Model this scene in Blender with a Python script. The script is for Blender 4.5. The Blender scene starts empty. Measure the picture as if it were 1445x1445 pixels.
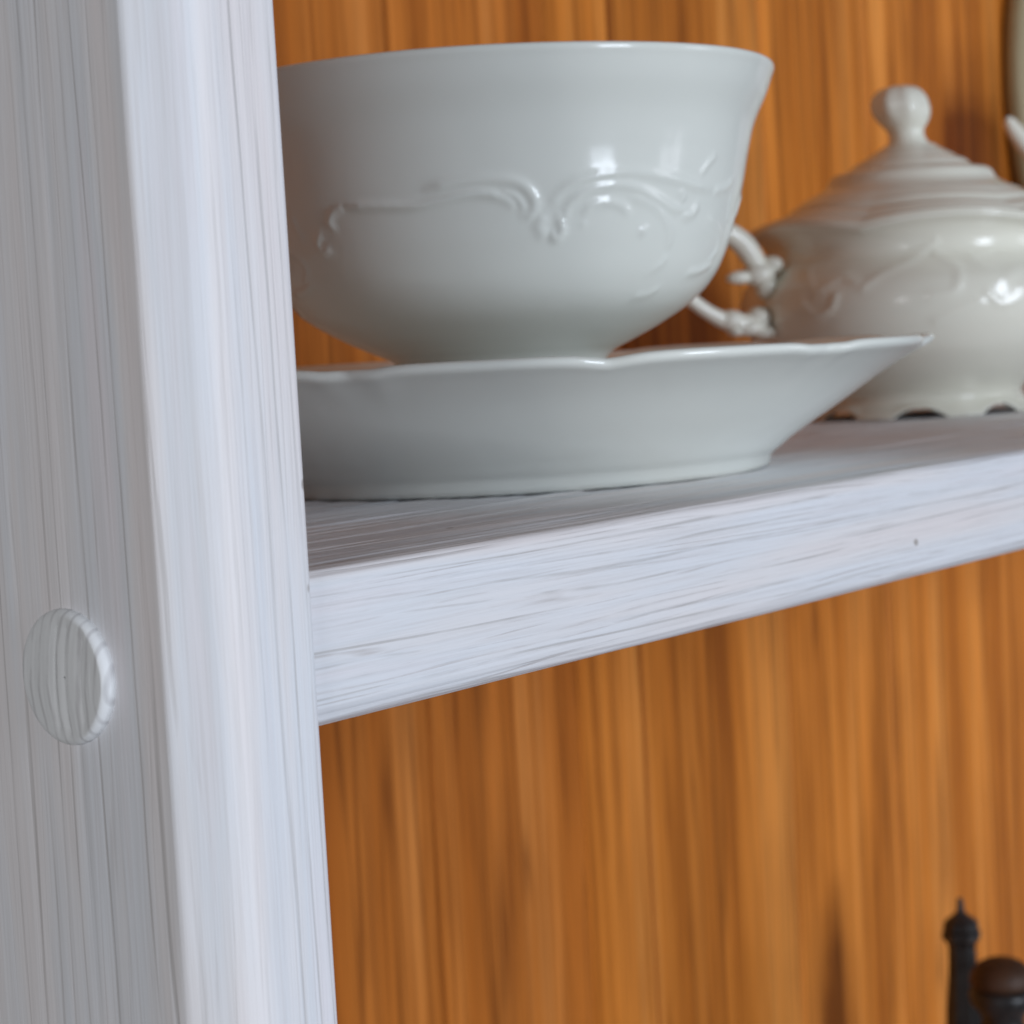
import bpy, math
import numpy as np
from mathutils import Matrix, Vector

# ------------------------------------------------------------------ camera
# world: x along the shelf (0 = inner face of the white upright), y into the cabinet, z up (0 = shelf top)
sc = bpy.context.scene
COL = sc.collection
F_PX, SIZE = 3100.0, 1445.0
THETA, PITCH, ROLL = math.radians(52.3), math.radians(4.32), math.radians(3.2)
CAM = np.array((-0.178, -0.165, 0.0235))
hf = np.array((math.sin(THETA), math.cos(THETA), 0.0))
fwd = hf * math.cos(PITCH) + np.array((0, 0, -math.sin(PITCH)))
r0 = np.array((math.cos(THETA), -math.sin(THETA), 0.0))
u0 = np.cross(r0, fwd)
RIGHT = r0 * math.cos(ROLL) - u0 * math.sin(ROLL)
UP = u0 * math.cos(ROLL) + r0 * math.sin(ROLL)
cam_d = bpy.data.cameras.new('camera')
cam = bpy.data.objects.new('camera', cam_d)
COL.objects.link(cam)
cam.matrix_world = Matrix((
    (RIGHT[0], UP[0], -fwd[0], CAM[0]),
    (RIGHT[1], UP[1], -fwd[1], CAM[1]),
    (RIGHT[2], UP[2], -fwd[2], CAM[2]), (0, 0, 0, 1)))
cam_d.sensor_width = 36.0
cam_d.lens = 36.0 * F_PX / SIZE
cam_d.clip_start = 0.01
cam_d.clip_end = 50
cam_d.dof.use_dof = True
cam_d.dof.focus_distance = 0.268
cam_d.dof.aperture_fstop = 44.0
sc.camera = cam

def ray(px, py):
    d = fwd * F_PX + RIGHT * (px - SIZE / 2) + UP * (SIZE / 2 - py)
    return d / np.linalg.norm(d)
def at_y(px, py, y):
    d = ray(px, py); return CAM + d * ((y - CAM[1]) / d[1])

# ------------------------------------------------------------------ light
world = bpy.data.worlds.new('World'); sc.world = world; world.use_nodes = True
bg = world.node_tree.nodes['Background']
bg.inputs['Color'].default_value = (1.0, 0.95, 0.86, 1)
bg.inputs['Strength'].default_value = 0.05

def window_or_fill_light(az, dist, width, height, cols, rows, watt, colour, zc, centre=(0.2, 0.05)):
    """A glazed window or door of the room, or an added fill light: a grid of panes facing the cabinet."""
    a = math.radians(az)
    n = np.array((math.sin(a), -math.cos(a), 0.0))
    c = np.array((centre[0], centre[1], 0)) + n * dist + np.array((0, 0, zc))
    side = np.array((math.cos(a), math.sin(a), 0.0))
    pw, ph = width / cols, height / rows
    for i in range(cols):
        for j in range(rows):
            ld = bpy.data.lights.new('window_or_fill_pane', 'AREA')
            ld.shape = 'RECTANGLE'; ld.size = pw * .84; ld.size_y = ph * .88
            ld.energy = watt / (cols * rows); ld.color = colour
            o = bpy.data.objects.new('window_or_fill_pane', ld)
            COL.objects.link(o)
            p = c + side * ((i + .5) * pw - width / 2) + np.array((0, 0, (j + .5) * ph - height / 2))
            o.location = p
            o.rotation_euler = Vector(-n).to_track_quat('-Z', 'Z').to_euler()
window_or_fill_light(-5, 2.5, 0.50, 1.6, 2, 3, 45, (0.80, 0.88, 1.0), 0.12)
window_or_fill_light(33, 2.6, 0.60, 1.5, 2, 3, 8, (0.90, 0.92, 1.0), 0.10)
window_or_fill_light(-76, 2.6, 0.7, 1.3, 2, 3, 25, (0.95, 0.965, 1.0), 0.25, (-0.02, 0.05))  # added fill that brightens the upright's outer face; no such window is seen

vs = sc.view_settings
vs.view_transform = 'Standard'; vs.look = 'None'; vs.gamma = 1.0; vs.exposure = 0.0
vs.use_curve_mapping = False
sc.render.engine = 'CYCLES'
sc.cycles.use_denoising = True
sc.cycles.max_bounces = 8
sc.cycles.caustics_reflective = False

# ------------------------------------------------------------------ helpers
def vnoise(u, v, seed):
    """smooth 2-D value noise in -1..1 (vectorised)"""
    rng = np.random.default_rng(seed)
    tab = rng.uniform(-1, 1, (256, 256))
    iu, iv = np.floor(u).astype(int), np.floor(v).astype(int)
    fu, fv = u - iu, v - iv
    fu = fu * fu * (3 - 2 * fu); fv = fv * fv * (3 - 2 * fv)
    t = lambda a, b: tab[a & 255, b & 255]
    return (t(iu, iv) * (1 - fu) + t(iu + 1, iv) * fu) * (1 - fv) + (t(iu, iv + 1) * (1 - fu) + t(iu + 1, iv + 1) * fu) * fv

def grain(s, l, seed, amp=1.0):
    """brushed wood relief: s across, l along the grain (metres) -> metres"""
    s2 = s + 0.0016 * vnoise(l / .09, s / .03, seed + 1)
    a = vnoise(s2 / .0011, l / .055, seed + 2)
    b = vnoise(s2 / .0032, l / .12, seed + 3)
    c = vnoise(s2 / .0005, l / .02, seed + 4)
    ridge = -np.clip(-a, 0, 1) ** 1.4
    return amp * (0.00014 * ridge + 0.00006 * b + 0.000022 * c)

def mesh_obj(name, V, Fc, mat, parent=None, smooth=True):
    me = bpy.data.meshes.new(name)
    V = np.asarray(V, dtype=np.float64).reshape(-1, 3)
    if isinstance(Fc, np.ndarray):
        n, k = Fc.shape
        me.vertices.add(len(V)); me.vertices.foreach_set('co', V.ravel())
        me.loops.add(n * k); me.loops.foreach_set('vertex_index', Fc.ravel().astype(np.int32))
        me.polygons.add(n); me.polygons.foreach_set('loop_start', np.arange(0, n * k, k, dtype=np.int32))
        me.update(calc_edges=True)
    else:
        me.from_pydata([tuple(v) for v in V], [], Fc)
    me.polygons.foreach_set('use_smooth', [smooth] * len(me.polygons))
    me.validate(); me.update()
    if mat: me.materials.append(mat)
    o = bpy.data.objects.new(name, me); COL.objects.link(o)
    if parent: o.parent = parent
    return o

def grid_faces(n, m, wrap_n=False, wrap_m=False, off=0):
    a = np.arange(n if wrap_n else n - 1); b = np.arange(m if wrap_m else m - 1)
    A, B = np.meshgrid(a, b, indexing='ij'); A = A.ravel(); B = B.ravel()
    A1 = (A + 1) % n; B1 = (B + 1) % m
    return np.stack([A * m + B, A1 * m + B, A1 * m + B1, A * m + B1], 1) + off

def resample(pts, n):
    """smooth Catmull-Rom resampling of a polyline"""
    P = np.asarray(pts, float)
    Q = np.vstack([2 * P[0] - P[1], P, 2 * P[-1] - P[-2]])
    seg = np.linalg.norm(np.diff(P, axis=0), axis=1); cum = np.r_[0, np.cumsum(seg)]
    out = []
    for t in np.linspace(0, cum[-1], n):
        k = min(np.searchsorted(cum, t, 'right') - 1, len(seg) - 1)
        f = (t - cum[k]) / max(seg[k], 1e-12)
        a, b, c, d = Q[k], Q[k + 1], Q[k + 2], Q[k + 3]
        out.append(.5 * ((2 * b) + (c - a) * f + (2 * a - 5 * b + 4 * c - d) * f * f + (3 * b - a - 3 * c + d) * f ** 3))
    return np.array(out)

def revolve(name, prof, nseg, mat, parent=None, loc=(0, 0, 0), npts=None, shape=None):
    """turned shape from an (r, z) profile; shape(theta, k, r, z) -> (r, z) may modulate it"""
    pr = np.asarray(prof, float) if npts is None else resample(prof, npts)
    th = np.linspace(0, 2 * math.pi, nseg, endpoint=False)
    T, K = np.meshgrid(th, np.linspace(0, 1, len(pr)), indexing='ij')
    R = np.tile(pr[:, 0], (nseg, 1)); Z = np.tile(pr[:, 1], (nseg, 1))
    if shape: R, Z = shape(T, K, R, Z)
    R = np.maximum(R, 1e-5)
    V = np.stack([R * np.cos(T), R * np.sin(T), Z], -1).reshape(-1, 3)
    o = mesh_obj(name, V, grid_faces(nseg, len(pr), wrap_n=True), mat, parent)
    o.location = loc
    return o

def tube_geo(path, rad, nseg=20, flat=1.0):
    """swept tube (open path, capped to points at the ends)"""
    P = np.asarray(path, float); n = len(P)
    T = np.gradient(P, axis=0); T /= np.linalg.norm(T, axis=1)[:, None]
    ref = np.array((0.0, 1.0, 0.0))
    V = []
    for i in range(n):
        b = np.cross(T[i], ref); b /= np.linalg.norm(b)
        c = np.cross(b, T[i])
        for k in range(nseg):
            a = 2 * math.pi * k / nseg
            V.append(P[i] + rad[i] * (math.cos(a) * b + flat * math.sin(a) * c))
    return np.array(V), grid_faces(n, nseg, wrap_m=True)

def ball_geo(c, r, rot=None, n=16, m=10):
    """ellipsoid lump"""
    th = np.linspace(0, 2 * math.pi, n, endpoint=False); ph = np.linspace(-math.pi / 2, math.pi / 2, m)
    Tt, Pp = np.meshgrid(th, ph, indexing='ij')
    X = np.stack([np.cos(Tt) * np.cos(Pp) * r[0], np.sin(Tt) * np.cos(Pp) * r[1], np.sin(Pp) * r[2]], -1).reshape(-1, 3)
    if rot is not None: X = X @ np.array(rot).T
    return X + np.array(c), grid_faces(n, m, wrap_n=True)

def join_geo(parts):
    V, Fs, o = [], [], 0
    for v, f in parts:
        V.append(v); Fs.append(f + o); o += len(v)
    return np.vstack(V), np.vstack(Fs)

def empty(name, loc, label, cat):
    e = bpy.data.objects.new(name, None); COL.objects.link(e)
    e.location = loc; e.empty_display_size = .02
    e['label'] = label; e['category'] = cat
    return e

# ------------------------------------------------------------------ materials
class N:
    def __init__(s, name):
        s.m = bpy.data.materials.new(name); s.m.use_nodes = True
        s.t = s.m.node_tree; s.b = s.t.nodes['Principled BSDF']
    def n(s, kind, **kw):
        x = s.t.nodes.new(kind)
        for k, v in kw.items(): setattr(x, k, v)
        return x
    def l(s, a, b): s.t.links.new(a, b)
    def coord(s, scale, loc=(0, 0, 0), rnd=False):
        tc = s.n('ShaderNodeTexCoord'); mp = s.n('ShaderNodeMapping')
        mp.inputs['Scale'].default_value = scale; mp.inputs['Location'].default_value = loc
        src = tc.outputs['Object']
        if rnd:
            oi = s.n('ShaderNodeObjectInfo'); ad = s.n('ShaderNodeVectorMath', operation='ADD')
            cb = s.n('ShaderNodeCombineXYZ'); mu = s.n('ShaderNodeMath', operation='MULTIPLY')
            mu.inputs[1].default_value = 37.0
            s.l(oi.outputs['Random'], mu.inputs[0]); s.l(mu.outputs[0], cb.inputs[0]); s.l(mu.outputs[0], cb.inputs[2])
            s.l(src, ad.inputs[0]); s.l(cb.outputs[0], ad.inputs[1]); src = ad.outputs[0]
        s.l(src, mp.inputs['Vector'])
        return mp.outputs['Vector']
    def noise(s, vec, scale=1.0, detail=4, rough=.55, dist=0.0):
        x = s.n('ShaderNodeTexNoise'); x.inputs['Scale'].default_value = scale
        x.inputs['Detail'].default_value = detail; x.inputs['Roughness'].default_value = rough
        x.inputs['Distortion'].default_value = dist
        s.l(vec, x.inputs['Vector']); return x.outputs['Fac']
    def ramp(s, fac, stops):
        r = s.n('ShaderNodeValToRGB'); e = r.color_ramp.elements
        while len(e) < len(stops): e.new(.5)
        for q, (p, c) in zip(e, stops):
            q.position = p; q.color = (*c, 1) if len(c) == 3 else c
        s.l(fac, r.inputs['Fac']); return r.outputs['Color']
    def mix(s, fac, a, b, mode='MIX'):
        x = s.n('ShaderNodeMix', data_type='RGBA', blend_type=mode)
        if isinstance(fac, (int, float)): x.inputs[0].default_value = fac
        else: s.l(fac, x.inputs[0])
        for sock, v in ((x.inputs[6], a), (x.inputs[7], b)):
            if isinstance(v, tuple): sock.default_value = (*v, 1)
            else: s.l(v, sock)
        return x.outputs[2]
    def bump(s, h, strength, dist):
        x = s.n('ShaderNodeBump'); x.inputs['Strength'].default_value = strength; x.inputs['Distance'].default_value = dist
        s.l(h, x.inputs['Height']); s.l(x.outputs['Normal'], s.b.inputs['Normal'])

def whitewash(name, axis, soft=1.0, drawn=1.0):
    """thin white glaze over brushed pine; axis = grain direction"""
    def sc3(across, along):
        return tuple(along if 'xyz'[i] == axis else across for i in range(3))
    k = N(name)
    def math_(op, a, b):
        x = k.n('ShaderNodeMath', operation=op)
        for sock, v in zip(x.inputs, (a, b)):
            if isinstance(v, (int, float)): sock.default_value = v
            elif v is not None: k.l(v, sock)
        return x.outputs[0]
    # distance across the grain, wandering slowly along it
    tc = k.n('ShaderNodeTexCoord'); sep = k.n('ShaderNodeSeparateXYZ'); k.l(tc.outputs['Object'], sep.inputs[0])
    o1, o2 = [c for c in 'XYZ' if c.lower() != axis]
    across = math_('ADD', sep.outputs[o1], sep.outputs[o2])
    def lines(freq, wander, loc, sharp, g_across, g_along, lo, hi, amount):
        """thin broken grain lines with uneven spacing"""
        n = k.noise(k.coord(sc3(90, 5), loc), 1, 3, .5)
        c = math_('ADD', across, math_('MULTIPLY', n, wander))
        w = math_('SINE', math_('MULTIPLY', c, freq * 2 * math.pi), None)
        ln = k.ramp(w, [(sharp, (0, 0, 0)), (1.0, (1, 1, 1))])
        g = k.ramp(k.noise(k.coord(sc3(g_across, g_along), loc[::-1]), 1, 4, .65), [(lo, (0, 0, 0)), (hi, (amount, amount, amount))])
        return k.mix(1.0, ln, g, 'MULTIPLY')
    broad = k.noise(k.coord(sc3(130, 8)), 1, 3, .5)
    base = k.ramp(broad, [(.30, (.82, .755, .75)), (.45, (.815, .79, .80)), (.56, (.775, .79, .83)), (.70, (.815, .78, .81))])
    fibre = k.noise(k.coord(sc3(2600, 45), (4, 6, 2)), 1, 3, .6)
    c = k.mix(k.ramp(fibre, [(.45, (.0, .0, .0)), (.70, (.30, .30, .30))]), base, (.60, .57, .57))
    g1 = lines(430 if axis == 'z' else 560, .007 if axis == 'z' else .009, (3, 1, 5), .80, 380, 13 if axis == 'z' else 22, .44, .60, .72 * drawn)
    c = k.mix(g1, c, (.47, .45, .44))
    g2 = lines(1050, .010, (8, 4, 2), .72, 500, 22 if axis == 'z' else 34, .48, .64, .62 * soft * drawn)
    c = k.mix(g2, c, (.52, .48, .47))
    # a few nicks where the glaze is knocked off
    vo = k.n('ShaderNodeTexVoronoi'); vo.inputs['Scale'].default_value = 1.0
    k.l(k.coord(sc3(80, 62), (5, 5, 5)), vo.inputs['Vector'])
    dist = k.ramp(vo.outputs['Distance'], [(.035, (1, 1, 1)), (.055, (0, 0, 0))])
    sp = k.n('ShaderNodeSeparateColor'); k.l(vo.outputs['Color'], sp.inputs[0])
    nick = k.mix(1.0, dist, k.ramp(sp.outputs[0], [(.80, (0, 0, 0)), (.82, (.8, .8, .8))]), 'MULTIPLY')
    c = k.mix(nick, c, (.34, .30, .27))
    k.l(c, k.b.inputs['Base Color'])
    k.b.inputs['Roughness'].default_value = .5
    k.b.inputs['Specular IOR Level'].default_value = .3
    inv = k.n('ShaderNodeInvert'); k.l(k.mix(1.0, g1, g2, 'ADD'), inv.inputs['Color'])
    k.bump(k.mix(.35, inv.outputs[0], fibre), .40, .00030)
    return k.m
M_WOOD_V = whitewash('whitewashed_pine_upright', 'z', .45)
M_WOOD_H = whitewash('whitewashed_pine_shelf', 'x')
def plug_wood():
    """white glazed plug: curved grain lines, darkened to paint in the shade of its grooves"""
    k = N('whitewashed_plug')
    def m(op, a, b=0.0):
        x = k.n('ShaderNodeMath', operation=op)
        for sock, v in zip(x.inputs, (a, b)):
            if isinstance(v, (int, float)): sock.default_value = v
            else: k.l(v, sock)
        return x.outputs[0]
    tc = k.n('ShaderNodeTexCoord'); sep = k.n('ShaderNodeSeparateXYZ'); k.l(tc.outputs['Object'], sep.inputs[0])
    u = m('ADD', sep.outputs['Y'], m('MULTIPLY', m('POWER', m('ADD', sep.outputs['X'], .0012), 2.0), 26.0))
    u = m('ADD', u, m('MULTIPLY', k.noise(k.coord((95, 95, 95)), 1, 2), .0022))
    w = k.ramp(m('SINE', m('MULTIPLY', u, 2 * math.pi * 620)), [(.40, (0, 0, 0)), (1.0, (.5, .5, .5))])  # curved dark lines: groove shade put into the grain colour
    g = k.ramp(k.noise(k.coord((180, 500, 180), (2, 1, 0)), 1, 3), [(.36, (.1, .1, .1)), (.58, (1, 1, 1))])
    k.l(k.mix(k.mix(1.0, w, g, 'MULTIPLY'), (.78, .79, .80), (.42, .41, .42)), k.b.inputs['Base Color'])
    k.b.inputs['Roughness'].default_value = .5
    k.b.inputs['Specular IOR Level'].default_value = .3
    return k.m
M_PLUG = plug_wood()

def brown_pine():
    k = N('oiled_orange_pine')
    broad = k.noise(k.coord((55, 55, 1.5), rnd=True), 1, 3, .55, .5)
    c = k.ramp(broad, [(.28, (0.33, 0.095, 0.011)), (.40, (0.51, 0.160, 0.019)), (.49, (0.60, 0.200, 0.027)), (.57, (0.67, 0.235, 0.037)), (.65, (0.79, 0.310, 0.064)), (.76, (0.55, 0.175, 0.020))])
    fine = k.noise(k.coord((250, 250, 9), (5, 3, 1), rnd=True), 1, 5, .65, .3)
    c = k.mix(.85, c, k.ramp(fine, [(.32, (.58, .50, .42)), (.48, (.95, .95, .95)), (.66, (1.18, 1.16, 1.12))]), 'MULTIPLY')
    blot = k.noise(k.coord((22, 22, 7), (1, 8, 4), rnd=True), 1, 3, .6)
    c = k.mix(.6, c, k.ramp(blot, [(.35, (.72, .66, .60)), (.6, (1.08, 1.06, 1.04))]), 'MULTIPLY')
    ring = k.noise(k.coord((95, 95, 2.0), (3, 3, 6), rnd=True), 1, 3, .5, .3)
    d = k.n('ShaderNodeMath', operation='SUBTRACT'); k.l(ring, d.inputs[0]); d.inputs[1].default_value = .52
    a = k.n('ShaderNodeMath', operation='ABSOLUTE'); k.l(d.outputs[0], a.inputs[0])
    c = k.mix(k.ramp(a.outputs[0], [(0, (.55, .55, .55)), (.022, (0, 0, 0))]), c, (.17, .045, .005))
    oi = k.n('ShaderNodeObjectInfo')
    c = k.mix(1.0, c, oi.outputs['Color'], 'MULTIPLY')       # own tone per board; the left ones carry painted shade of the upright
    k.l(c, k.b.inputs['Base Color'])
    k.b.inputs['Roughness'].default_value = .5
    k.b.inputs['Specular IOR Level'].default_value = .15
    k.bump(fine, .2, .0006)
    return k.m
M_BACK = brown_pine()

def porcelain(name, col, rough=.10, spec=.42):
    k = N(name)
    n = k.noise(k.coord((40, 40, 40)), 1, 3, .5)
    c = k.ramp(n, [(.3, tuple(v * .97 for v in col)), (.7, col)])
    k.l(c, k.b.inputs['Base Color'])
    k.b.inputs['Roughness'].default_value = rough
    k.b.inputs['IOR'].default_value = 1.5
    k.b.inputs['Coat Weight'].default_value = .0
    k.b.inputs['Specular IOR Level'].default_value = spec
    k.b.inputs['Coat Roughness'].default_value = .04
    h = k.noise(k.coord((90, 90, 90)), 1, 2, .5)
    k.bump(h, .06, .0012)
    return k.m
M_CUP = porcelain('white_glazed_porcelain', (.78, .80, .75), .12, .32)
M_BOWL = porcelain('cream_glazed_porcelain', (.81, .80, .70), .16)

def dark_iron():
    k = N('black_painted_metal')
    n = k.noise(k.coord((300, 300, 300)), 1, 4)
    k.l(k.ramp(n, [(.3, (.010, .009, .009)), (.7, (.028, .026, .026))]), k.b.inputs['Base Color'])
    k.b.inputs['Roughness'].default_value = .38
    k.bump(n, .2, .0004)
    return k.m
M_IRON = dark_iron()

def dark_wood():
    k = N('dark_brown_varnished_wood')
    n = k.noise(k.coord((120, 120, 20)), 1, 4)
    k.l(k.ramp(n, [(.3, (.03, .012, .004)), (.7, (.085, .032, .010))]), k.b.inputs['Base Color'])
    k.b.inputs['Roughness'].default_value = .6
    return k.m
M_DKWOOD = dark_wood()

# ------------------------------------------------------------------ cabinet
W, D, T = 0.82, 0.185, 0.0182         # inner width, depth to back boards, board thickness
Z0, Z1 = -0.40, 0.42
cabinet = empty('cabinet', (0, 0, Z0), 'whitewashed wooden shelf unit with an orange pine back', 'cabinet')
def under(o): o.location.z -= Z0; return o     # parts are written in shelf coordinates

def board_profile(corners, step):
    """closed outline sampled at about 'step', with arclength"""
    P = []
    n = len(corners)
    for i in range(n):
        a, b = np.array(corners[i]), np.array(corners[(i + 1) % n])
        k = max(1, int(np.linalg.norm(b - a) / step))
        for j in range(k): P.append(a + (b - a) * j / k)
    P = np.array(P)
    d = np.roll(P, -1, 0) - np.roll(P, 1, 0); d /= np.linalg.norm(d, axis=1)[:, None]
    nor = np.stack([d[:, 1], -d[:, 0]], 1)
    s = np.r_[0, np.cumsum(np.linalg.norm(np.diff(P, axis=0), axis=1))]
    return P, nor, s

def arc(cx, cy, r, a0, a1, n):
    return [(cx + r * math.cos(math.radians(a)), cy + r * math.sin(math.radians(a))) for a in np.linspace(a0, a1, n)]

# left upright: cross-section in (x, y), counter-clockwise
YF = 0.0
XI = -0.0010                          # inner face of the left upright
CH0, CH1 = 0.0060, 0.0052
corner = ([(-T, D + .012)] + [(-T, YF + CH0 + .0004), (-T + .00025, YF + CH0 - .0002)] +
          [(-T + CH1 - .0020, YF + .0018), (-T + CH1 - .0011, YF + .00105), (-T + CH1 - .0001, YF + .00048), (-T + CH1 + .0010, YF + .00014), (-T + CH1 + .0024, YF)] +
          arc(XI - .0010, YF + .0010, .0010, -90, 0, 5) + [(XI, D + .012)])
P, NR, S = board_profile(corner, .00035)
zz = np.arange(Z0, Z1 + .001, .0035)
SS, LL = np.meshgrid(S, zz, indexing='ij')
h = .45 * grain(SS, LL, 11)
wob = .00022 * vnoise(LL / .05, LL * 0, 77) + .00010 * vnoise(LL / .012, LL * 0, 78)
cen = S[np.argmin(np.linalg.norm(P - np.array((-T, YF + CH0)), axis=1))]
edge = np.exp(-((SS - cen) / .0013) ** 2)
h = h + wob * edge
V = np.stack([P[:, 0][:, None] + NR[:, 0][:, None] * h, P[:, 1][:, None] + NR[:, 1][:, None] * h, LL], -1).reshape(-1, 3)
Fc = grid_faces(len(P), len(zz), wrap_n=True)
panel = under(mesh_obj('side_panel', V, Fc, M_WOOD_V, cabinet))

# domed wooden plug over the shelf screw, in the outer face
pc = None
d = ray(97, 955); pc = CAM + d * ((-T - CAM[0]) / d[0])
prof = [(0.0001, .0010), (.0020, .0010), (.0045, .0010), (.0064, .00098), (.0070, .0009), (.0074, .0006), (.0076, .0001), (.0077, -.0015)]
def plug_shape(Tt, K, R, Zp):
    X, Y = R * np.cos(Tt), R * np.sin(Tt)             # local x = up, y = into the cabinet
    top = np.clip((.0070 - R) / .0014, 0, 1)
    lift = np.clip((.0066 - Y) / .0140, 0, 1)          # stands proud towards the front, flush behind
    u = Y + 26.0 * (X + .0012) ** 2
    groove = -np.clip(vnoise(u / .00095 + 40, X / .03, 91), 0, 1) ** 1.2 * .00062 + .00008 * vnoise(u / .0004 + 7, X / .006, 92)
    return R, np.where(Zp > -.001, Zp * (.40 + 1.30 * lift) + groove * top * (.6 + .4 * lift), Zp)
pl = revolve('plug', prof, 140, M_PLUG, panel, npts=110, shape=plug_shape)
pl.rotation_euler = (0, math.radians(-90), 0)
pl.location = (pc[0], pc[1], pc[2])

# far upright (outside the picture; carries the shelves)
def box(name, lo, hi, mat, parent, bev=.001):
    x0, y0, z0 = lo; x1, y1, z1 = hi; b = bev
    V, Fs = [], []
    prof = [(x0 + b, y0), (x1 - b, y0), (x1, y0 + b), (x1, y1 - b), (x1 - b, y1), (x0 + b, y1), (x0, y1 - b), (x0, y0 + b)]
    for z in (z0, z1): V += [(p[0], p[1], z) for p in prof]
    Fs = [[i, (i + 1) % 8, 8 + (i + 1) % 8, 8 + i] for i in range(8)] + [list(range(7, -1, -1)), list(range(8, 16))]
    return mesh_obj(name, V, Fs, mat, parent, smooth=False)
under(box('side_panel', (W, YF, Z0), (W + T, D + .012, Z1), M_WOOD_V, cabinet))

def shelf(z, seed, fine):
    y0 = YF + .0012
    r1, r2 = .0016, .0030
    cs = ([(D - .0005, z), (y0 + r1 + .001, z)] + arc(y0 + r1, z - r1, r1, 90, 180, 6) +
          arc(y0 + r2, z - T + r2, r2, 180, 270, 7) + [(D - .0005, z - T)])
    P, NR, S = board_profile(cs, .00022 if fine else .002)
    xs = np.arange(XI + .0002, W - .0001, .0025 if fine else .006)
    SS, LL = np.meshgrid(S, xs, indexing='ij')
    h = 1.7 * grain(SS, LL, seed)
    h = h + 1.8 * grain(SS, LL, seed + 9) * (P[:, 1] > z - .0008)[:, None]      # the top is brushed deeper
    c1 = S[np.argmin(np.linalg.norm(P - np.array((y0 + .3 * r1, z - .3 * r1)), axis=1))]
    if fine:
        s_top = S[np.argmin(np.abs(P[:, 0] - y0) + np.abs(P[:, 1] - (z - r1)))] - .0013
        for k, (off, dep, wid) in enumerate([(.0013, .20, .32), (.0021, .10, .25), (.0030, .15, .28), (.0041, .10, .25), (.0049, .12, .22), (.0062, .08, .25), (.0078, .05, .3), (.0101, .07, .25),
                                             (.0117, .06, .3), (.0136, .10, .3), (.0146, .17, .30), (.0153, .13, .26), (.0160, .19, .30), (.0167, .13, .25), (.0176, .16, .3), (.0187, .12, .3)]):
            pos = s_top + off + .0007 * vnoise(LL / .11, LL * 0 + k * .35, seed + 70) + .00012 * vnoise(LL / .02, LL * 0 + k, seed + 71)
            on = np.clip(vnoise(LL / .06, LL * 0 + 3 * k, seed + 72) * 1.3 + .62, 0, 1)
            h = h - dep * .001 * on * np.exp(-((SS - pos) / (wid * .001)) ** 2)
    wob = .00025 * vnoise(LL / .035, LL * 0, seed + 50) + .00012 * vnoise(LL / .010, LL * 0, seed + 51)
    h = h + wob * np.exp(-((SS - c1) / .0014) ** 2)
    V = np.stack([LL, P[:, 0][:, None] - NR[:, 0][:, None] * h, P[:, 1][:, None] - NR[:, 1][:, None] * h], -1).reshape(-1, 3)
    Fc = grid_faces(len(P), len(xs), wrap_n=True)
    # outline runs (y, z): check orientation with a signed area
    a = .5 * np.sum(P[:, 0] * np.roll(P[:, 1], -1) - np.roll(P[:, 0], -1) * P[:, 1])
    if a > 0:
        V = np.stack([LL, P[:, 0][:, None] + NR[:, 0][:, None] * h, P[:, 1][:, None] + NR[:, 1][:, None] * h], -1).reshape(-1, 3)
    n, m = len(P), len(xs)
    caps = None
    o = under(mesh_obj('shelf', V, Fc if a > 0 else Fc[:, ::-1], M_WOOD_H, cabinet))
    return o
shelf(0.0, 41, True)
shelf(0.30, 42, False)
Z_LOW = -0.30
shelf(Z_LOW, 43, False)

# back boards, each its own piece, with fine open joints
joints = [-.016] + [float(at_y(px, 1100, D)[0]) for px in (610, 822, 914, 1120, 1265)] + [.60, .69, .76, W + .016]
for i in range(len(joints) - 1):
    a, b = joints[i], joints[i + 1]
    yy = D + .0004 * ((i * 7) % 3) / 3
    o = box('back_board', (-(b - a) / 2 + .00020, 0, Z0), ((b - a) / 2 - .00020, .009, Z1), M_BACK, cabinet, .0007)
    o.location = ((a + b) / 2, yy, -Z0)
    t_ = (.80, .86, 1.02, .93, 1.06, 1.10, 1.02, 1.08, 1.0, 1.0)[i]  # left boards darker and redder: the upright's shadow put into their colour
    o.color = (t_, t_ * (.95 + .05 * (t_ > .9)), t_, 1)

# ------------------------------------------------------------------ teacup and saucer
AX = np.array((0.1310, 0.0740))                     # common axis on the shelf
VIEW_AZ = math.atan2(CAM[1] - AX[1], CAM[0] - AX[0])

# saucer
inner = [(.0001, .0098), (.020, .0098), (.0235, .0101), (.0275, .0108), (.036, .0118), (.045, .0134), (.055, .0160), (.066, .0190), (.0725, .0208)]
lip = [(.0738, .0216), (.0747, .0217), (.0752, .0211), (.0746, .0202)]
outer = [(.0715, .0186), (.066, .0154), (.059, .0107), (.053, .0069), (.0500, .0049), (.0484, .0036), (.0474, .0029), (.0466, .0022), (.0463, .0010), (.0458, .0001), (.0448, 0), (.0438, .0010),
         (.0430, .0040), (.030, .0070), (.0001, .0072)]
def saucer_shape(Tt, K, R, Zs):
    w = np.clip((R - .060) / .0145, 0, 1) ** 2.5
    t = Tt - VIEW_AZ
    c0 = math.radians(12)
    lobes = np.abs(np.sin(6 * (t - c0)))               # twelve shallow lobes with small cusps between
    lobes = 1 - (1 - lobes) ** 2
    big = np.exp(-((((t - c0 + math.pi / 6) % (math.pi / 3)) - math.pi / 6) / .05) ** 2)
    tw = np.exp(-((np.abs(((t - c0) % (math.pi / 3)) - math.pi / 6) - .055) / .03) ** 2)
    R = R + w * (.0011 * (lobes - .8) - .0005 * big)
    Zs = Zs + w * (.0005 * (lobes - .8) - .0003 * big - .0002 * tw) - w * .0002
    return R, Zs
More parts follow.
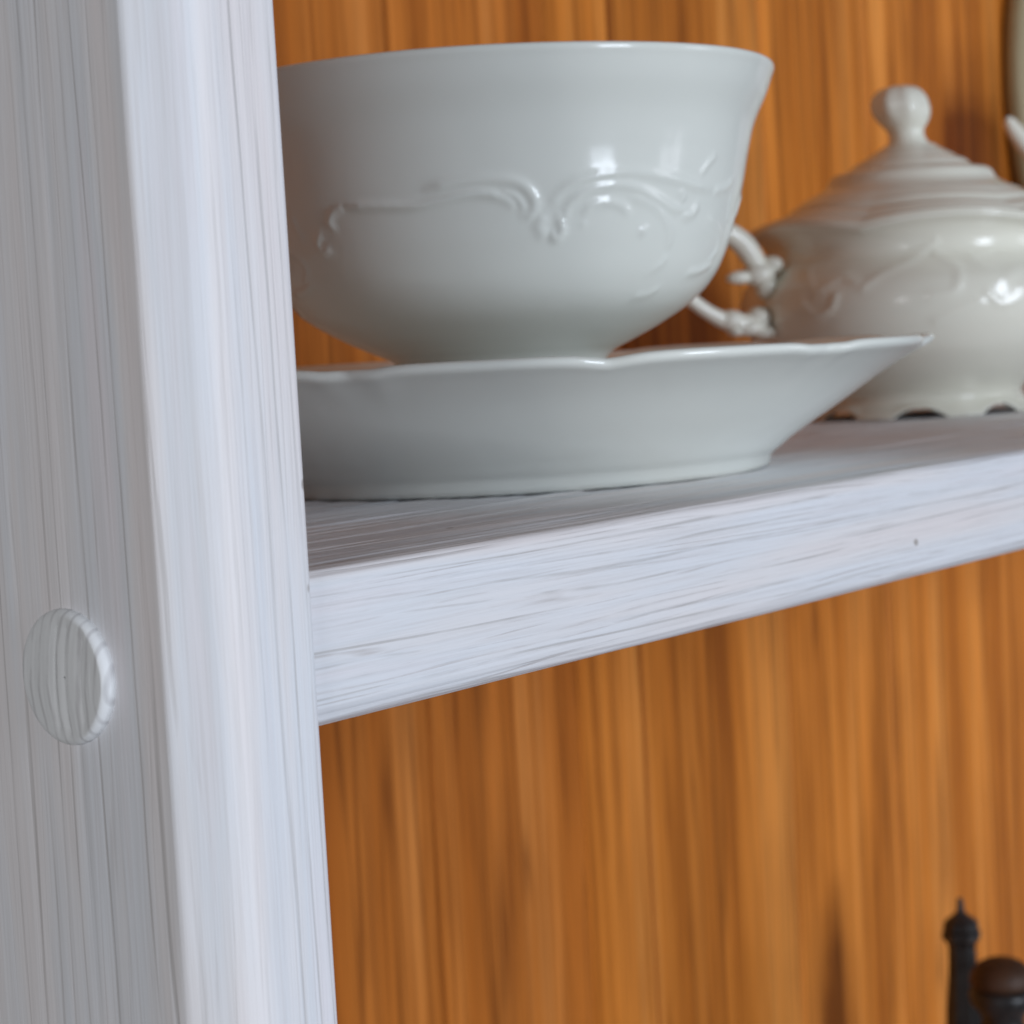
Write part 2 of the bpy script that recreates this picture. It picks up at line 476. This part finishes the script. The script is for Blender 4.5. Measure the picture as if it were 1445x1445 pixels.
saucer = revolve('saucer', inner + lip + outer, 480, M_CUP, None, (AX[0], AX[1], .0001), npts=170, shape=saucer_shape)
saucer['label'] = 'white scalloped porcelain saucer at the shelf edge under the teacup'; saucer['category'] = 'saucer'

# teacup: outline measured on its right-hand side in the photograph
CZ = .0100
cup_out = [(.0188, .0000), (.0190, .0006), (.0189, .0030), (.0184, .0070), (.0184, .0100), (.0196, .0117), (.0230, .0134), (.0282, .0160), (.0340, .0196), (.0382, .0241), (.0409, .0296), (.0424, .0346),
           (.0438, .0394), (.0450, .0448), (.0464, .0498), (.0487, .0546), (.0499, .0578)]
cup_lip = [(.0503, .0588), (.0502, .0595), (.0495, .0597), (.0488, .0591)]
cup_in = [(.0474, .0548), (.0450, .0498), (.0435, .0440), (.0420, .0380), (.0404, .0320), (.0380, .0272), (.0335, .0222), (.0270, .0184), (.0200, .0158), (.0110, .0146), (.0001, .0144)]
cup_base = [(.0001, .0110), (.012, .0108), (.0158, .0095), (.0168, .0060), (.0174, .0008), (.0180, .0000)]

# relief scrolls, as strokes on the wall: (x, y) in the enlarged view of the photo -> angle and height
def crop(cx, cy): return 380 + cx * .5121, 40 + cy * .5121
zs_out = np.array([p[1] for p in cup_out]); rs_out = np.array([p[0] for p in cup_out])
def to_wall(px, py):
    d = ray(px, py); o = CAM - np.array((AX[0], AX[1], CZ))
    tca = -(o[0] * d[0] + o[1] * d[1]) / (d[0] ** 2 + d[1] ** 2)
    r = .040
    for _ in range(8):
        a = d[0] ** 2 + d[1] ** 2; b = 2 * (o[0] * d[0] + o[1] * d[1]); c = o[0] ** 2 + o[1] ** 2 - r * r
        disc = b * b - 4 * a * c
        t = (-b - math.sqrt(disc)) / (2 * a) if disc > 0 else tca
        p = o + d * t
        r = float(np.interp(p[2], zs_out[5:], rs_out[5:]))
    return math.atan2(p[1], p[0]), p[2]
strokes = [  # points in the enlarged view, height mm, width mm
    ([(205, 492), (300, 490), (400, 489), (470, 476), (530, 462), (590, 456), (640, 466), (668, 484)], .62, .85),
    ([(440, 440), (520, 424), (610, 416), (680, 424), (718, 452), (732, 486), (722, 512), (706, 512)], .50, 1.0),
    ([(640, 452), (676, 462), (698, 488), (704, 512)], .30, .7),
    ([(205, 492), (176, 508), (166, 536), (180, 552)], .36, .8),
    ([(140, 566), (134, 594), (148, 616), (166, 612)], .34, .8),
    ([(60, 520), (80, 560), (92, 580)], .3, .8),
    ([(786, 470), (806, 446), (850, 420), (930, 402), (1010, 398), (1090, 410), (1160, 430), (1215, 444)], .48, .9),
    ([(806, 560), (812, 528), (830, 482), (880, 446), (950, 432), (1010, 440), (1060, 466), (1110, 496), (1150, 502)], .45, .85),
    ([(866, 540), (868, 510), (890, 488), (930, 480), (970, 490), (990, 512)], .36, .8),
    ([(1000, 462), (1060, 490), (1096, 540), (1102, 590), (1086, 640), (1050, 672)], .30, .9),
    ([(752, 520), (744, 548), (754, 568)], .32, 1.1),
    ([(800, 520), (806, 556), (792, 578), (780, 572)], .50, .9),
    ([(1026, 556), (1032, 562)], .40, .9),
    ([(1130, 448), (1140, 466), (1132, 474)], .42, .8),
    ([(1140, 520), (1168, 508), (1178, 486)], .50, .9),
    ([(1150, 676), (1185, 668), (1215, 648)], .45, .8),
    ([(1000, 742), (1035, 736), (1066, 720)], .36, .8),
    ([(1190, 400), (1210, 372), (1228, 352)], .36, .7),
    ([(1225, 450), (1255, 440), (1275, 420)], .40, .8),
    ([(1210, 520), (1236, 560), (1230, 610), (1200, 650)], .34, .8),
]
def stroke_points():
    out = []
    for pts, hmm, wmm in strokes:
        w = []
        for c in pts:
            th, z = to_wall(*crop(*c)); w.append((th, z))
        w = np.array(w); w[:, 0] = np.unwrap(w[:, 0])
        L = np.sum(np.hypot(np.diff(w[:, 0]) * .041, np.diff(w[:, 1])))
        q = resample(w, max(3, int(L / .00035)))
        t = np.linspace(0, 1, len(q))
        taper = np.clip(np.minimum(t, 1 - t) * 6 + .35, 0, 1)
        out.append((q, hmm * .00085 * taper, wmm * .00128))
    return out
SP = stroke_points()
REP = 3                                               # the ornament repeats round the wall
def cup_shape(Tt, K, R, Zc):
    half = math.pi * 2 / REP
    outer = K < K_OUT
    H = np.zeros_like(R)
    ti = Tt[:, 0]; zi = Zc[0, :]
    okz = np.where(outer[0])[0]
    for q, hh, w in SP:
        for k in range(REP):
            for (th, z), hv in zip(q, hh):
                dth = (ti - th - k * half + math.pi) % (2 * math.pi) - math.pi
                ii = np.where(np.abs(dth) * .042 < 3 * w)[0]
                jj = okz[np.abs(zi[okz] - z) < 3 * w]
                if len(ii) == 0 or len(jj) == 0: continue
                g = hv * np.exp(-(((dth[ii] * .041)[:, None] ** 2) + ((zi[jj] - z)[None, :] ** 2)) / (w * w * .5))
                sub = np.ix_(ii, jj)
                H[sub] = np.maximum(H[sub], g)
    # slight step: the rim zone stands a hair back above the ornament line
    R = R + H
    lob = .00022 * np.cos(6 * (Tt - VIEW_AZ) + 1.1) * np.clip((Zc - .040) / .02, 0, 1)
    return R + lob, Zc
allp = cup_out + cup_lip + cup_in + cup_base
co = resample(cup_out, 210); cl = resample([cup_out[-1]] + cup_lip + [cup_in[0]], 26)[1:]; ci = resample(cup_in, 60)[1:]; cb = np.array(cup_base + [cup_out[0]])
cup_prof = np.vstack([co, cl, ci, cb])
K_OUT = 206 / (len(cup_prof) - 1)
teacup = revolve('teacup', cup_prof, 840, M_CUP, None, (AX[0], AX[1], CZ), shape=cup_shape)
teacup['label'] = 'white porcelain teacup with embossed scrolls standing in the saucer'; teacup['category'] = 'teacup'

# ------------------------------------------------------------------ sugar bowl
SB = np.array((0.336, 0.0975))
saz = math.atan2(CAM[1] - SB[1], CAM[0] - SB[0])      # direction towards the photographer
sugar = empty('sugar_bowl', (SB[0], SB[1], 0), 'cream lidded sugar bowl with ball knob and small curled handle on the shelf', 'sugar bowl')
body_out = [(.0268, .0002), (.0266, .0016), (.0250, .0036), (.0248, .0058), (.0275, .0088), (.0325, .0130), (.0380, .0180), (.0415, .0235), (.0426, .0285), (.0417, .0335), (.0386, .0376), (.0362, .0404),
            (.0360, .0434), (.0378, .0464), (.0402, .0480), (.0406, .0488), (.0398, .0494)]
body_in = [(.0372, .0488), (.0342, .0415), (.0395, .0335), (.0405, .0285), (.0360, .0195), (.0255, .0110), (.0150, .0082), (.0001, .0080), (.0001, .0058), (.0150, .0056), (.0215, .0050), (.0236, .0020), (.0252, .0002)]
bo = resample(body_out, 110); bi = resample([body_out[-1]] + body_in, 90)[1:]
bowl_prof = np.vstack([bo, bi, bo[:1]])
KB = 108 / (len(bowl_prof) - 1)
bstrokes = []
def bs(points, hmm, wmm):
    q = resample(np.array(points, float), 40)
    bstrokes.append((q, hmm * .0006, wmm * .0012))
# scrolls in (degrees to the right of the view axis, height mm)
for mir in (0, 60, 120, 180, 240, 300):
    bs([(mir - 16, 33), (mir - 10, 36), (mir - 2, 38.5), (mir + 4, 41), (mir + 8, 43)], .5, 1.2)
    bs([(mir - 30, 34), (mir - 24, 36), (mir - 18, 34)], .4, 1.2)
    bs([(mir + 8, 40), (mir + 14, 36), (mir + 12, 31), (mir + 5, 30)], .55, 1.3)
    bs([(mir + 20, 38), (mir + 28, 33), (mir + 36, 36)], .4, 1.2)
    bs([(mir + 6, 24), (mir + 12, 26), (mir + 20, 28)], .4, 1.2)
    bs([(mir + 22, 30), (mir + 27, 27), (mir + 33, 28), (mir + 35, 31)], .5, 1.0)
def bowl_shape(Tt, K, R, Zb):
    out = K < KB
    H = np.zeros_like(R); ti = Tt[:, 0]; zi = Zb[0]; okz = np.where(out[0])[0]
    for q, hv, w in bstrokes:
        for a, z in q:
            th = saz + math.radians(a); z = z * .001
            dth = (ti - th + math.pi) % (2 * math.pi) - math.pi
            ii = np.where(np.abs(dth) * .042 < 3 * w)[0]; jj = okz[np.abs(zi[okz] - z) < 3 * w]
            if len(ii) == 0 or len(jj) == 0: continue
            g = hv * np.exp(-(((dth[ii] * .042)[:, None] ** 2) + ((zi[jj] - z)[None, :] ** 2)) / (w * w * .6))
            sub = np.ix_(ii, jj); H[sub] = np.maximum(H[sub], g)
    R = R + H
    t = Tt - saz
    low = np.clip((.0045 - Zb) / .0045, 0, 1) * (R > .0234)
    arch = np.clip(np.cos(8 * t) * .9 + .22, 0, 1) ** .8          # arches cut in the scalloped foot
    Zb = Zb + low * arch * .0024
    R = R - low * arch * .0012 + low * .0008
    rimw = np.clip((Zb - .0445) / .004, 0, 1)
    Zb = Zb + rimw * .0022 * (np.abs(np.sin(3 * (t + .30))) - .75)
    return R, Zb
sugar.scale = (1.05, 1.05, 1.0)
revolve('bowl', bowl_prof, 420, M_BOWL, sugar, shape=bowl_shape)
lid_out = [(.0388, .0495), (.0397, .0499), (.0401, .0506), (.0396, .0513), (.0378, .0516), (.0352, .0520), (.0342, .0527), (.0325, .0533), (.0306, .0542), (.0296, .0553), (.0290, .0561), (.0278, .0564), (.0262, .0570), (.0240, .0582), (.0222, .0596), (.0207, .0608),
           (.0200, .0617), (.0194, .0626), (.0184, .0630), (.0166, .0632), (.0158, .0638), (.0146, .0648), (.0138, .0658), (.0130, .0663), (.0116, .0665), (.0108, .0670), (.0090, .0682), (.0070, .0694), (.0056, .0702), (.0001, .0704)]
def lid_shape(Tt, K, R, Zl):
    t = Tt - saz
    w = np.clip((R - .024) / .018, 0, 1)
    return R, Zl + w * .0022 * (np.abs(np.sin(3 * (t + .30))) - .75) - .0012 + .00042 * np.sin(R * 2 * math.pi / .0078) * np.clip((R - .009) / .004, 0, 1) * np.clip((.037 - R) / .004, 0, 1)
lid = revolve('lid', lid_out, 300, M_BOWL, sugar, npts=220, shape=lid_shape)
knob = [(z[0], z[1] - .0059) for z in [(.0058, .0736), (.0050, .0752), (.0044, .0766), (.0043, .0778), (.0047, .0790), (.0058, .0804), (.0068, .0822), (.0072, .0844), (.0067, .0868), (.0051, .0888), (.0027, .0898), (.0001, .0900)]]
def knob_shape(Tt, K, R, Zk):
    return R * (1 + .03 * np.cos(8 * Tt) * np.clip((Zk - .074) / .004, 0, 1)), Zk
kn = revolve('knob', knob, 80, M_BOWL, lid, npts=60, shape=knob_shape)
# the ball leans a little, towards the left of the picture
left = -r0
me = kn.data
for v in me.vertices:
    k = max(0.0, v.co.z - .0685) / .010
    v.co.x += left[0] * .0017 * min(k, 1.1); v.co.y += left[1] * .0017 * min(k, 1.1)

def make_handle():
    hp = resample([(.0405, 0, .0345), (.0438, 0, .0405), (.0472, 0, .0462), (.0525, 0, .0495), (.0590, 0, .0480), (.0625, 0, .0430), (.0622, 0, .0375), (.0588, 0, .0328), (.0540, 0, .0285), (.0495, 0, .0262), (.0425, 0, .0250)], 60)
    t = np.linspace(0, 1, 60)
    rad = .0016 + .0009 * np.exp(-((t - .22) / .16) ** 2) + .0010 * np.exp(-((t - .93) / .09) ** 2)
    parts = [tube_geo(hp, rad, 18, 1.15)]
    for c, r in [((.0435, 0, .0378), (.0034, .0042, .0030)), ((.0475, 0, .0372), (.0030, .0026, .0017)), ((.0405, 0, .0400), (.0026, .0036, .0024)), ((.0420, .0, .0345), (.0022, .003, .0032)),
                 ((.0500, 0, .0268), (.0030, .0034, .0026)), ((.0462, 0, .0247), (.0036, .0040, .0022)), ((.0440, 0, .0272), (.0026, .0034, .0026)), ((.0425, 0, .0235), (.0030, .0032, .0018)),
                 ((.0490, 0, .0242), (.0018, .0026, .0015))]:
        parts.append(ball_geo(c, tuple(1.0 * q for q in r)))
    return join_geo(parts)
hv, hf2 = make_handle()
hv[:, 0] = np.where(hv[:, 0] > .0405, .0405 + (hv[:, 0] - .0405) * 1.24, hv[:, 0])
h1 = mesh_obj('handle', hv, hf2, M_BOWL, sugar)
h1.rotation_euler.z = math.atan2(.47, -.88)          # points along the shelf, a little to the back
h2 = h1.copy(); COL.objects.link(h2); h2.parent = sugar; h2.rotation_euler.z = h1.rotation_euler.z + math.pi

# ------------------------------------------------------------------ at the right edge: round board against the back, jug with its spout
def beige_wood():
    k = N('pale_beige_wood')
    n = k.noise(k.coord((160, 12, 160)), 1, 4)
    k.l(k.ramp(n, [(.3, (.30, .24, .13)), (.7, (.42, .35, .20))]), k.b.inputs['Base Color'])
    k.b.inputs['Roughness'].default_value = .55
    return k.m
PR = .108
pe = at_y(1438, 85, .1775)
board_prof = [(.0001, .0075), (PR - .004, .0075), (PR - .0015, .0070), (PR - .0003, .0055), (PR, .0035), (PR - .0004, .0012), (PR - .002, .0000), (.0001, .0000)]
rboard = revolve('round_board', board_prof, 160, beige_wood(), None)
rboard.rotation_euler = (math.radians(90), 0, 0)
rboard.location = (pe[0] + PR, D - .0006, PR + .0003)
rboard['label'] = 'pale round board standing on edge against the wooden back'; rboard['category'] = 'board'

sp0 = at_y(1420, 165, .138)
JG = np.array((sp0[0] + .062, .128))
jug = empty('jug', (JG[0], JG[1], 0), 'pale porcelain jug with only its spout tip in view', 'jug')
jug_out = [(.0250, .0002), (.0248, .003), (.0300, .016), (.0345, .034), (.0335, .054), (.0270, .074), (.0235, .090), (.0245, .104), (.0240, .1055)]
jug_in = [(.0228, .104), (.0218, .090), (.0250, .074), (.0315, .054), (.0325, .034), (.0280, .016), (.0001, .006), (.0001, .003), (.0215, .0025), (.0230, .0002)]
jp = np.vstack([resample(jug_out, 60), resample(jug_in, 50)]); jp = np.vstack([jp, jp[:1]])
revolve('body', jp, 96, M_BOWL, jug)
tp = [at_y(a, b, .138) for a, b in ((1421, 166), (1428, 178), (1438, 192), (1450, 206), (1466, 222))]
tp.append(np.array((JG[0] - .030, JG[1] + .002, .050)))
tp.append(np.array((JG[0] - .020, JG[1], .042)))
q = resample(tp, 36)
v_, f_ = tube_geo(q, np.interp(np.linspace(0, 1, 36), [0, .03, .10, .5, 1], [.0004, .0019, .0026, .0045, .0075]), 18)
mesh_obj('spout', v_ - np.array((JG[0], JG[1], 0)), f_, M_BOWL, jug)

# ------------------------------------------------------------------ things on the lower shelf
pp = at_y(1360, 1400, .137)
px_mm = F_PX / np.dot(pp - CAM, hf) / 1000            # pixels per millimetre there
tip = at_y(1352, 1268, .137)[2]
post = empty('iron_post', (pp[0], pp[1], Z_LOW), 'slim black turned post with pointed finial below the white shelf', 'candlestick')
def pz(dy): return (tip - Z_LOW) - dy / px_mm * .001
post_prof = [(.0001, pz(0)), (.0009, pz(1)), (.0011, pz(8)), (.0013, pz(20)), (.0024, pz(25)), (.0046, pz(32)), (.0056, pz(38)), (.0056, pz(44)), (.0052, pz(46)), (.0062, pz(50)), (.0062, pz(57)), (.0048, pz(64)),
             (.0044, pz(72)), (.0046, pz(100)), (.0053, pz(140)), (.0060, pz(180)), (.0064, pz(230)), (.0064, .060), (.0060, .030)]
post_base = [(.0060, .030), (.0078, .026), (.0066, .020), (.0080, .010), (.0098, .006), (.0098, .0015), (.0094, .0002), (.0001, .0002)]
sh = revolve('shaft', post_prof, 8, M_IRON, post)
sh.data.polygons.foreach_set('use_smooth', [False] * len(sh.data.polygons))
revolve('base', post_base, 48, M_IRON, post)

mp_ = at_y(1414, 1400, .120)
mz = at_y(1414, 1350, .120)[2] - Z_LOW
mill = empty('pepper_mill', (mp_[0], mp_[1], Z_LOW), 'dark mill with domed brown cap beside the black post', 'pepper mill')
revolve('cap', [(.0001, mz), (.0030, mz - .0003), (.0065, mz - .0017), (.0088, mz - .0042), (.0094, mz - .0068), (.0088, mz - .0085), (.0070, mz - .0090), (.0001, mz - .0090)], 48, M_DKWOOD, mill, npts=60)
revolve('body', [(.0001, mz - .0091), (.0092, mz - .0091), (.0098, mz - .0110), (.0092, mz - .0140), (.0070, mz - .0165), (.0062, mz - .0190), (.0072, mz - .0230), (.0086, mz - .030), (.0090, mz - .045), (.0088, .060), (.0091, .020), (.0095, .003), (.0093, .0002), (.0001, .0002)], 48, M_IRON, mill)
